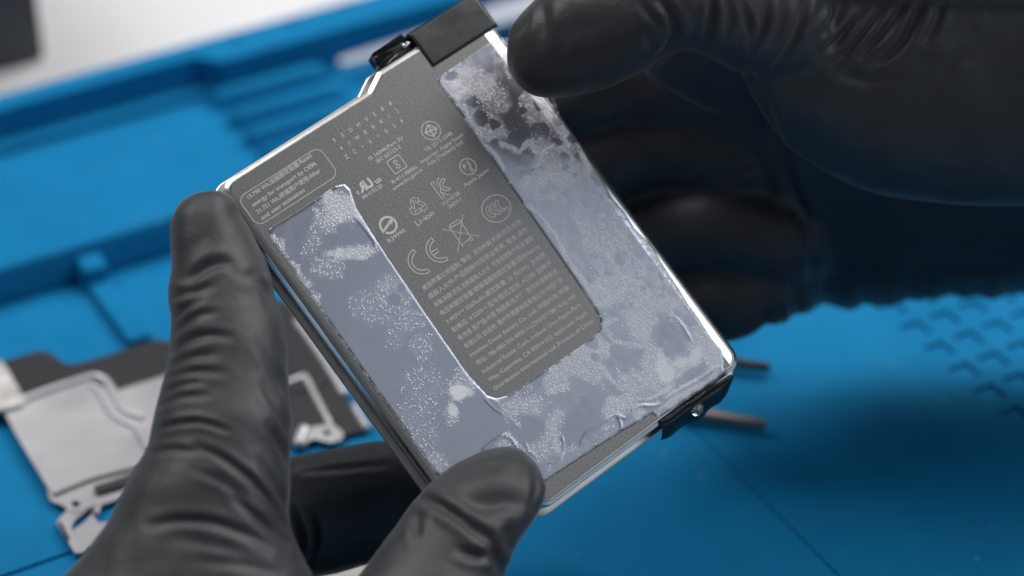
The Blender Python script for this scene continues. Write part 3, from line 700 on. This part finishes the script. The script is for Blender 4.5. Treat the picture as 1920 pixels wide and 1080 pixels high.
for dx, s in ((-1.15, 1.0), (-.1, 1.0), (1.0, 1.0)):
    k.arc(c + (dx + .35, .05), 1.25, 105, 262, .12); k.arc(c + (dx + .55, .05), .85, 110, 255, .12)
    for a in (107, 258): q = math.radians(a); k.stroke([c + (dx + .35 + 1.25 * math.cos(q), .05 + 1.25 * math.sin(q)), c + (dx + .55 + .85 * math.cos(q), .05 + .85 * math.sin(q))], .12)
k.arc(c + (1.75, -1.1), .28, 0, 360, .12, 14); k.done('approval_mark')
k = Ink(); c = np.array(L(728, 422)); k.arc(c, 1.52, 25, 200, .42); k.arc(c, 1.52, 215, 375, .42)   # ring with arrow
k.stroke([c + (-1.75, -.55), c + (.6, .25)], .42); k.poly([c + p for p in [(.25, .62), (1.75, .62), (.6, -.3)]]); k.done('approval_mark')
k = Ink(); P_ = lambda *p: np.array(L(*p))    # crossed-out bin
k.stroke([P_(829, 430), P_(899, 443)], .11); k.stroke([P_(868, 402), P_(858, 472)], .11)
k.stroke([P_(842, 426), P_(846, 420), P_(857, 413), P_(862, 412), P_(882, 444)], lw); k.stroke([P_(842, 426), P_(866, 459), P_(882, 447)], lw); k.stroke([P_(844, 428), P_(864, 416)], lw)
k.arc(P_(883, 448), .30, 0, 360, .12, 14); k.stroke([P_(866, 459), P_(868, 462)], .25); k.done('approval_mark')
k = Ink()                                     # CE mark, outlined
for (u, v), e in (((790, 489), 0), ((824, 467), 1)):
    c = np.array(L(u, v)); ro, ri = 2.45, 1.75
    k.arc(c, ro, 88, 272, lw); k.arc(c, ri, 95 if not e else 90, 265, lw)
    for a, sg in ((88, 1), (272, -1)): q = math.radians(a); k.stroke([c + (ro * math.cos(q), ro * math.sin(q)), c + (ri * math.cos(q), ri * math.sin(q))], lw)
    if e: k.stroke([c + p for p in [(-1.72, .32), (-.35, .32), (-.35, -.32), (-1.72, -.32)]], lw)
k.done('approval_mark')

# ---- black tape folded over the top edge
def sheet(name, nx, ny, fn, m, parent=None, thick=.00008):
    vs = [fn(i / nx, j / ny) for i in range(nx + 1) for j in range(ny + 1)]
    fs = [(i * (ny + 1) + j, (i + 1) * (ny + 1) + j, (i + 1) * (ny + 1) + j + 1, i * (ny + 1) + j + 1) for i in range(nx) for j in range(ny)]
    o = bmk(name, vs, fs, m, parent); s = o.modifiers.new('solid', 'SOLIDIFY'); s.thickness = thick; s.offset = 0; return o
ta, tb = L(812, 126), L(931, 45); te = L(752, 62)
def tape_top(s, t):
    x = ta[0] + (tb[0] - ta[0]) * s; y0 = ta[1]
    path = [(y0, .12), (yU - 1.8, .12), (yU - .8, .12), (yU - .1, .12), (yU + 1.2, .10), (yU + 2.5, .02), (yU + 2.9, -.5), (yU + 2.8, -2.2), (yU + 1.8, -3.6), (yU + .9, -5.0)]
    q = t * (len(path) - 1); i = min(int(q), len(path) - 2); f = q - i
    y, z = path[i][0] * (1 - f) + path[i + 1][0] * f, path[i][1] * (1 - f) + path[i + 1][1] * f
    if y < yU - .6: z = max(z, .10)
    z += .05 * math.sin(9 * s + 3 * t) * (1 if .3 < t < .8 else 0)
    return (x - (.5 * max(0, t - .35) if s < .02 else 0), y, z)
sheet('top_tape', 24, 36, tape_top, M['tape'])

# ---- crinkled black connector foil beside it
def connector():
    pts = [(693, 108, -3.0), (700, 98, -2.6), (716, 88, -2.2), (752, 64, -2.0), (770, 74, -1.6), (781, 86, -1.4), (752, 105, -1.2), (720, 127, -1.4), (706, 122, -2.4)]
    top = [(*L(u, v, z), z) for u, v, z in pts]; inn = [(702, 108, -1.9), (722, 97, -1.0), (748, 82, -.9), (766, 84, -1.0), (742, 100, -1.5), (715, 116, -1.7)]
    mid = [(*L(u, v, z), z) for u, v, z in inn]; bot = [(p[0], p[1], -4.6) for p in top]
    vs = top + mid + bot; n = len(top); m = len(mid)
    fs = []
    import mathutils
    ring = list(range(n)); inner = list(range(n, n + m))
    tri = tessellate_polygon([[Vector((top[i][0], top[i][1], 0)) for i in ring], [Vector((mid[i][0], mid[i][1], 0)) for i in range(m)]])
    fs += [tuple(t) for t in tri]
    cen = len(vs); vs.append(tuple(np.mean(mid, axis=0) + np.array([0, 0, .25])))
    for i in range(m): fs.append((inner[i], inner[(i + 1) % m], cen))
    for i in range(n): j = (i + 1) % n; fs.append((i, j, n + m + j, n + m + i))
    fs.append(tuple(n + m + i for i in range(n)))
    o = bmk('connector_foil', vs, fs, M['gloss_black'], None, False); recalc(o); bevel(o, .00012, 2, 12)
    c = L(763, 82, -.7); vs, fs = [], []
    for z, r in ((-1.3, 1.0), (-.85, 1.0), (-.68, .86), (-.62, .5)):
        for q in range(18): a = 2 * math.pi * q / 18; vs.append((c[0] + 1.05 * r * math.cos(a), c[1] + .42 * r * math.sin(a), z))
    for i in range(3):
        for q in range(18): fs.append((i * 18 + q, i * 18 + (q + 1) % 18, (i + 1) * 18 + (q + 1) % 18, (i + 1) * 18 + q))
    fs.append(tuple(range(54, 72)))
    recalc(bmk('contact_pad', vs, fs, M['chrome']))
connector()

# ---- black tape hanging over the bottom edge, with a bead of clear glue
bl, br = L(1236, 789), L(1368, 702)
def tape_low(s, t):
    x = bl[0] + (br[0] - bl[0]) * s
    out = 3.0 + .5 * math.sin(3.1 * s) - 1.5 * max(0, s - .78) / .22 + .25 * math.sin(16 * s)
    y = bl[1] + (br[1] - bl[1]) * s - out * t ** .9; z = .22 - .35 * t - 3.6 * t ** 2.2
    z += (.35 * math.sin(7 * s + 2.2 * t) + .2 * math.sin(15 * s - 4 * t)) * t * (.4 + .9 * s) + max(0, s - .8) * 4.5 * t
    x += max(0, s - .8) * 3.2 * t - (1 - s) * .5 * t * (1 if s < .3 else 0)
    return (x, y, z)
tl = sheet('bottom_tape', 40, 18, tape_low, M['gloss_black'])
bc = tape_low((1308 - 1236) / (1368 - 1236) - .0, .45)
cb = L(1308, 769, bc[2] + .3)
bm = bmesh.new(); bmesh.ops.create_icosphere(bm, subdivisions=3, radius=1)
for v in bm.verts:
    n_ = noise.noise(v.co * 2.1) * .25; v.co = v.co * (1 + n_); v.co = Vector((v.co.x * 1.25 + cb[0], v.co.y * .95 + cb[1], v.co.z * .8 + bc[2] + .2)) / 1000
me = bpy.data.meshes.new('glue_bead'); bm.to_mesh(me); bm.free(); me.materials.append(M['bead']); me.polygons.foreach_set('use_smooth', [True] * len(me.polygons))
ob = bpy.data.objects.new('glue_bead', me); COL.objects.link(ob); ob.parent = bat

# ------------------------------------------------------------------ gloved hands
def catmull(rows, n=5): return smooth_line(rows, n)
def loft(bm, rows, mode, n=28, p=2.15, shear=0.0):
    """closed loft: rows (u, v, depth m, half size px across, half depth mm); mode 'h' slices run across the picture, 'v' slices up it.
    Every slice is a real closed curve, half as deep as it is wide or more."""
    rows = catmull([(r[0], r[1], r[2] * 1000, r[3], r[4]) for r in rows], 5); rings = []
    for u, v, dp, hw, hd in rows:
        dp /= 1000; c = P(u, v, dp); ax = RT if mode == 'h' else UP - VD * shear; hw = max(hw, 1) * dp / F; hd = max(hd, .1) / 1000
        ring = []
        for q in range(n):
            a = 2 * math.pi * q / n; ca, sa = math.cos(a), math.sin(a)
            ring.append(bm.verts.new(c + ax * hw * np.sign(ca) * abs(ca) ** (2 / p) + VD * hd * np.sign(sa) * abs(sa) ** (2 / p)))
        rings.append(ring)
    for a, b in zip(rings[:-1], rings[1:]):
        for q in range(n): bm.faces.new((a[q], a[(q + 1) % n], b[(q + 1) % n], b[q]))
    bm.faces.new(rings[0]); bm.faces.new(list(reversed(rings[-1])))
def tube(bm, rows, n=24):
    "round finger: rows (u, v, depth, radius mm), hemispherical ends"
    rows = catmull([(*P(r[0], r[1], r[2]), r[3] / 1000) for r in rows], 6); pts, rad = rows[:, :3], rows[:, 3]; rings = []
    t0 = pts[1] - pts[0]; t0 /= np.linalg.norm(t0); t1 = pts[-1] - pts[-2]; t1 /= np.linalg.norm(t1)
    cap0 = [(pts[0] - t0 * rad[0] * math.cos(a), rad[0] * math.sin(a)) for a in (.15, .45, .8, 1.2)]
    cap1 = [(pts[-1] + t1 * rad[-1] * math.cos(a), rad[-1] * math.sin(a)) for a in (1.2, .8, .45, .15)]
    seq = cap0 + list(zip(pts, rad)) + cap1
    for i, (c, r) in enumerate(seq):
        t = seq[min(i + 1, len(seq) - 1)][0] - seq[max(i - 1, 0)][0]; t = t / np.linalg.norm(t)
        s = np.cross(t, VD); s /= np.linalg.norm(s); w = np.cross(s, t)
        rings.append([bm.verts.new(c + (s * math.cos(2 * math.pi * q / n) + w * math.sin(2 * math.pi * q / n)) * r) for q in range(n)])
    for a, b in zip(rings[:-1], rings[1:]):
        for q in range(n): bm.faces.new((a[q], a[(q + 1) % n], b[(q + 1) % n], b[q]))
    bm.faces.new(rings[0]); bm.faces.new(list(reversed(rings[-1])))

def glove(name, build, strokes, folds, label, smooth_it=8, voxel=.00062):
    bm = bmesh.new(); build(bm); bmesh.ops.recalc_face_normals(bm, faces=bm.faces)
    me = bpy.data.meshes.new(name); bm.to_mesh(me); bm.free(); o = bpy.data.objects.new(name, me); COL.objects.link(o)
    r = o.modifiers.new('remesh', 'REMESH'); r.mode = 'VOXEL'; r.voxel_size = voxel
    s = o.modifiers.new('smooth', 'SMOOTH'); s.factor = .5; s.iterations = smooth_it
    dg = bpy.context.evaluated_depsgraph_get(); dg.update()
    me2 = bpy.data.meshes.new_from_object(o.evaluated_get(dg)); o.modifiers.clear(); o.data = me2; bpy.data.meshes.remove(me); me2.name = name
    n = len(me2.vertices); co = np.zeros(n * 3); me2.vertices.foreach_get('co', co); co = co.reshape(-1, 3)
    nor = np.zeros(n * 3); me2.vertex_normals.foreach_get('vector', nor); nor = nor.reshape(-1, 3)
    u, v, dp = proj(co); vw = co - CAM; vw /= np.linalg.norm(vw, axis=1)[:, None]; face = -(nor * vw).sum(1)
    disp = np.zeros(n); fw = sstep(-.15, .25, face)
    name_left = 'index' in label
    for px, w, dep, rid in strokes:
        ln = smooth_line(px, 5); x0, x1, y0, y1 = ln[:, 0].min() - 5 * w, ln[:, 0].max() + 5 * w, ln[:, 1].min() - 5 * w, ln[:, 1].max() + 5 * w
        m = (u > x0) & (u < x1) & (v > y0) & (v < y1) & (face > -.2)
        if not m.any(): continue
        d, t = segdist(u[m], v[m], ln); tap = np.sin(np.pi * np.clip(t * .94 + .03, 0, 1)) ** .6
        kk_ = .5 if not name_left else (.42 if max(q[1] for q in px) < 1080 and min(q[0] for q in px) < 545 else .85)
        q = d / (w * 1.2); disp[m] += kk_ * (-dep * np.exp(-q ** 2) + rid * np.exp(-((q - 2.0) / 1.1) ** 2)) * tap * fw[m] / 1000
    for fn in folds: disp += fn(co, u, v, fw) / 1000
    # loose rubber: broad soft unevenness plus fine puckers
    ex = np.array([noise.noise(Vector(c) * 95) for c in co]); ex2 = np.array([noise.noise(Vector(c) * 260 + Vector((3, 1, 7))) for c in co])
    disp += ex * .00045 + ex2 * .00012
    co = co + nor * disp[:, None]
    me2.vertices.foreach_set('co', co.ravel()); me2.update(); me2.materials.clear(); me2.materials.append(M['glove'])
    me2.polygons.foreach_set('use_smooth', [True] * len(me2.polygons)); me2.polygons.foreach_set('material_index', [0] * len(me2.polygons))
    tag(o, label, 'gloved hand'); return o

def left_hand(bm):
    # index finger and the back of the hand below it
    loft(bm, [(394, 357, .4300, 8, 1), (394, 362, .4300, 32, 3.5), (391, 378, .4298, 52, 5.2), (389, 400, .4295, 62, 6.6), (395, 435, .4290, 77, 7.6), (412, 498, .4270, 90, 8.6), (415, 551, .4250, 101, 9.2),
              (426, 600, .4230, 104, 9.6), (429, 656, .4210, 111, 10.0), (423, 720, .4185, 118, 10.4), (420, 776, .4160, 127, 10.8), (411, 836, .4140, 134, 11.2), (391, 902, .4120, 154, 12), (370, 987, .4100, 172, 13),
              (350, 1080, .4080, 234, 14.5), (340, 1160, .4060, 290, 16), (400, 1260, .4050, 360, 17), (470, 1400, .4040, 420, 18)], 'h')
    # thumb lying on the battery's face
    loft(bm, [(946, 838, .4262, 8, .8), (944, 843, .4258, 32, 3.2), (937, 855, .4252, 54, 5.2), (925, 880, .4240, 86, 7.0), (905, 924, .4215, 117, 8.6), (874, 976, .4190, 126, 9.6), (843, 1020, .4170, 128, 10.2), (809, 1080, .4140, 138, 11),
              (780, 1150, .4110, 170, 12), (700, 1250, .4080, 260, 14), (600, 1400, .4050, 340, 16)], 'h')
    # middle finger carrying the battery from behind
    loft(bm, [(960, 925, .4640, 10, 2), (945, 925, .4640, 50, 6), (900, 925, .4630, 84, 8.0), (800, 928, .4600, 100, 9.2), (716, 940, .4570, 112, 9.8), (640, 955, .4540, 116, 10.2), (560, 972, .4500, 120, 10.6), (470, 1000, .4440, 124, 11), (400, 1080, .4350, 130, 12), (360, 1200, .4250, 150, 13)], 'v')
    # ring finger folded below it, hidden in the palm
    tube(bm, [(800, 1240, .452, 9), (640, 1230, .452, 9.6), (500, 1240, .44, 10), (420, 1300, .425, 11)])
LS = [([(350, 530), (382, 503), (414, 491), (438, 496)], 8, 1.5, .7), ([(313, 556), (350, 548), (396, 537)], 7, 1.2, .5), ([(324, 598), (348, 575), (372, 560)], 6, 1.1, .4), ([(330, 618), (368, 593), (405, 586)], 6, .8, .4),
      ([(326, 657), (361, 635), (400, 628), (434, 633)], 6, .9, .45), ([(320, 692), (361, 671), (405, 664)], 6, .8, .4), ([(470, 520), (495, 537), (508, 575)], 6, .7, .35), ([(382, 376), (378, 410), (368, 436)], 12, .5, .15),
      ([(360, 470), (375, 450), (392, 440)], 10, .5, .2), ([(430, 510), (460, 516), (490, 512)], 7, .5, .2), ([(303, 803), (337, 793), (367, 790), (396, 796), (428, 809)], 4.2, 1.5, .5), ([(312, 712), (359, 698), (421, 698)], 6, .9, .4),
      ([(305, 740), (344, 722), (385, 715)], 5, .8, .35), ([(300, 762), (340, 745), (390, 742)], 5, .6, .3), ([(370, 836), (415, 858), (456, 887), (485, 917), (513, 956)], 5.5, 1.4, .6), ([(280, 985), (341, 975), (404, 981), (456, 1001), (505, 1027)], 7, 1.2, .5),
      ([(438, 936), (470, 961), (504, 995), (535, 1026)], 6, 1.2, .6), ([(275, 851), (322, 843), (370, 847)], 5, .7, .35), ([(492, 720), (520, 772), (535, 808)], 6, .9, .5), ([(500, 796), (528, 840), (542, 875)], 6, .9, .5),
      ([(486, 862), (514, 908), (532, 950)], 6, 1.0, .5), ([(375, 1050), (450, 1060), (525, 1076)], 8, .9, .4), ([(360, 880), (420, 905), (460, 940)], 6, .5, .3), ([(340, 1010), (420, 1030), (490, 1055)], 9, .6, .3), ([(480, 640), (510, 690), (526, 730)], 6, .6, .4),
      # thumb
      ([(790, 935), (820, 946), (850, 964), (885, 990), (912, 1006)], 8, 1.2, .7), ([(862, 936), (911, 943), (950, 938), (986, 946)], 15, 1.2, .3), ([(918, 1010), (932, 1045), (944, 1078)], 8, .9, .5), ([(858, 1032), (893, 1042), (922, 1045)], 7, .8, .4),
      ([(999, 885), (1004, 915), (998, 950)], 5, .35, .35), ([(918, 865), (926, 872), (938, 872)], 9, .4, .15), ([(785, 960), (780, 985), (782, 1010)], 8, .5, .3), ([(958, 985), (948, 1012), (950, 1030)], 7, .6, .3),
      # middle finger
      ([(580, 960), (590, 1010), (575, 1060)], 6, 1.0, .5), ([(570, 885), (640, 880), (730, 872)], 5, .35, .2), ([(548, 960), (560, 1010), (566, 1050)], 7, .9, .4)]
LEFT = glove('gloved_hand', left_hand, LS, [], 'black gloved hand with index finger along the battery edge beside the silver shield plate')

def right_hand(bm):
    # thumb on the battery's upper corner
    loft(bm, [(949, 92, .4420, 10, 1), (952, 93, .4420, 34, 3.2), (960, 95, .4415, 52, 4.8), (975, 96, .4408, 70, 6.0), (1000, 92, .4400, 90, 7.4), (1050, 74, .4385, 113, 8.6), (1130, 50, .4365, 121, 9.6), (1190, 32, .4350, 110, 10.2), (1235, 16, .4345, 100, 10.6), (1262, 2, .4345, 96, 10.8),
              (1300, -10, .4355, 108, 11.5), (1380, 0, .4410, 135, 13), (1480, 10, .4470, 150, 14), (1540, 20, .4500, 150, 13)], 'v')
    loft(bm, [(1385, 30, .4470, 90, 8), (1420, 45, .4490, 150, 11), (1480, 70, .4530, 200, 14), (1600, 95, .4580, 250, 17), (1750, 110, .4610, 270, 19), (2050, 115, .4630, 275, 20), (2600, 115, .4650, 275, 21)], 'v', 36, 2.1, .06)
    # heel of the hand and wrist: one broad mass whose lower side turns away under the hand
    loft(bm, [(1400, 250, .4800, 120, 8), (1425, 262, .4790, 200, 12), (1470, 250, .4760, 290, 14), (1560, 215, .4740, 362, 15), (1700, 200, .4740, 376, 16), (1850, 190, .4745, 370, 17), (2050, 190, .4750, 366, 18), (2600, 190, .4760, 366, 20)], 'v', 44, 2.4, 1.05)
    # fingers folded behind the battery
    tube(bm, [(1060, 190, .4780, 9.5), (1160, 150, .4790, 10.5), (1280, 140, .4770, 11.5), (1400, 170, .4770, 13), (1500, 200, .4800, 14)])
    tube(bm, [(1300, 60, .4600, 12), (1420, 90, .4700, 16), (1520, 140, .4780, 18)])
    tube(bm, [(1120, 300, .4810, 9.2), (1210, 265, .4830, 10.2), (1330, 262, .4820, 10.8), (1420, 290, .4840, 11), (1500, 330, .496, 10)])
    tube(bm, [(1170, 450, .4870, 9.2), (1270, 425, .4870, 10.2), (1370, 420, .4850, 10.6), (1440, 440, .4880, 10.8), (1520, 450, .506, 10)])
    tube(bm, [(1240, 590, .4910, 8.2), (1300, 562, .4910, 9.0), (1365, 552, .4890, 9.4), (1410, 530, .4920, 9.6), (1500, 500, .508, 9)])
RS = [([(1238, 0), (1257, 28), (1267, 58), (1256, 90), (1236, 110)], 7, 2.0, .8), ([(1200, 2), (1221, 29), (1243, 50)], 6, .7, .6), ([(1209, 56), (1221, 87), (1233, 110)], 6, .6, .4), ([(1150, 42), (1108, 87), (1054, 150)], 20, -.5, .0), ([(1017, 8), (1020, 40), (1017, 74)], 9, .8, .4),
      ([(980, 20), (978, 45), (958, 68)], 9, 1.0, .2), ([(1065, 130), (1090, 95), (1100, 80)], 7, .3, .2), ([(1340, -10), (1331, 49), (1323, 82)], 6, 1.8, .8), ([(1392, 8), (1406, 56), (1406, 92)], 5, .9, .6), ([(1440, -6), (1432, 45), (1410, 90), (1388, 111)], 6, 1.3, .7),
      ([(1365, 0), (1368, 40), (1358, 80)], 6, .8, .5), ([(1512, -8), (1500, 45), (1477, 94), (1452, 126)], 6, 1.6, .8), ([(1545, 8), (1530, 34), (1517, 55)], 6, .8, .6), ([(1620, 20), (1582, 64), (1535, 107)], 6, 1.1, .8), ([(1650, 20), (1612, 71), (1558, 122)], 6, 1.2, .8),
      ([(1699, 4), (1661, 56), (1612, 104)], 6, 1.2, .8), ([(1729, 0), (1706, 56), (1684, 90), (1638, 127)], 7, 1.5, 1.0), ([(1768, 2), (1751, 49), (1734, 80)], 6, .9, .6), ([(1580, 0), (1560, 40), (1525, 80)], 7, .8, .5), ([(1470, 0), (1462, 40), (1440, 80)], 6, .7, .5),
      ([(1380, 109), (1417, 165), (1447, 232), (1477, 307)], 9, 2.0, .6), ([(1433, 244), (1475, 330), (1511, 422), (1528, 555)], 10, 1.6, .6), ([(1560, 130), (1620, 150), (1680, 140)], 9, .6, .3), ([(1800, 100), (1770, 140), (1740, 170)], 9, .6, .3), ([(1340, 330), (1380, 320), (1420, 300)], 8, 1.2, .4)]
def cuff(co, u, v, fw):                         # the loose lower edge of the glove ripples
    k = sstep(480, 585, v) * sstep(1400, 1450, u)
    w = np.array([noise.noise(Vector((x / 34.0, 3.3, 0))) + .45 * noise.noise(Vector((x / 13.0, 9.1, 0))) for x in u])
    return k * 1.5 * w
RIGHT = glove('gloved_hand', right_hand, RS, [cuff], 'black gloved hand with thumb pressing the battery near its folded top tape', 26, .00068)
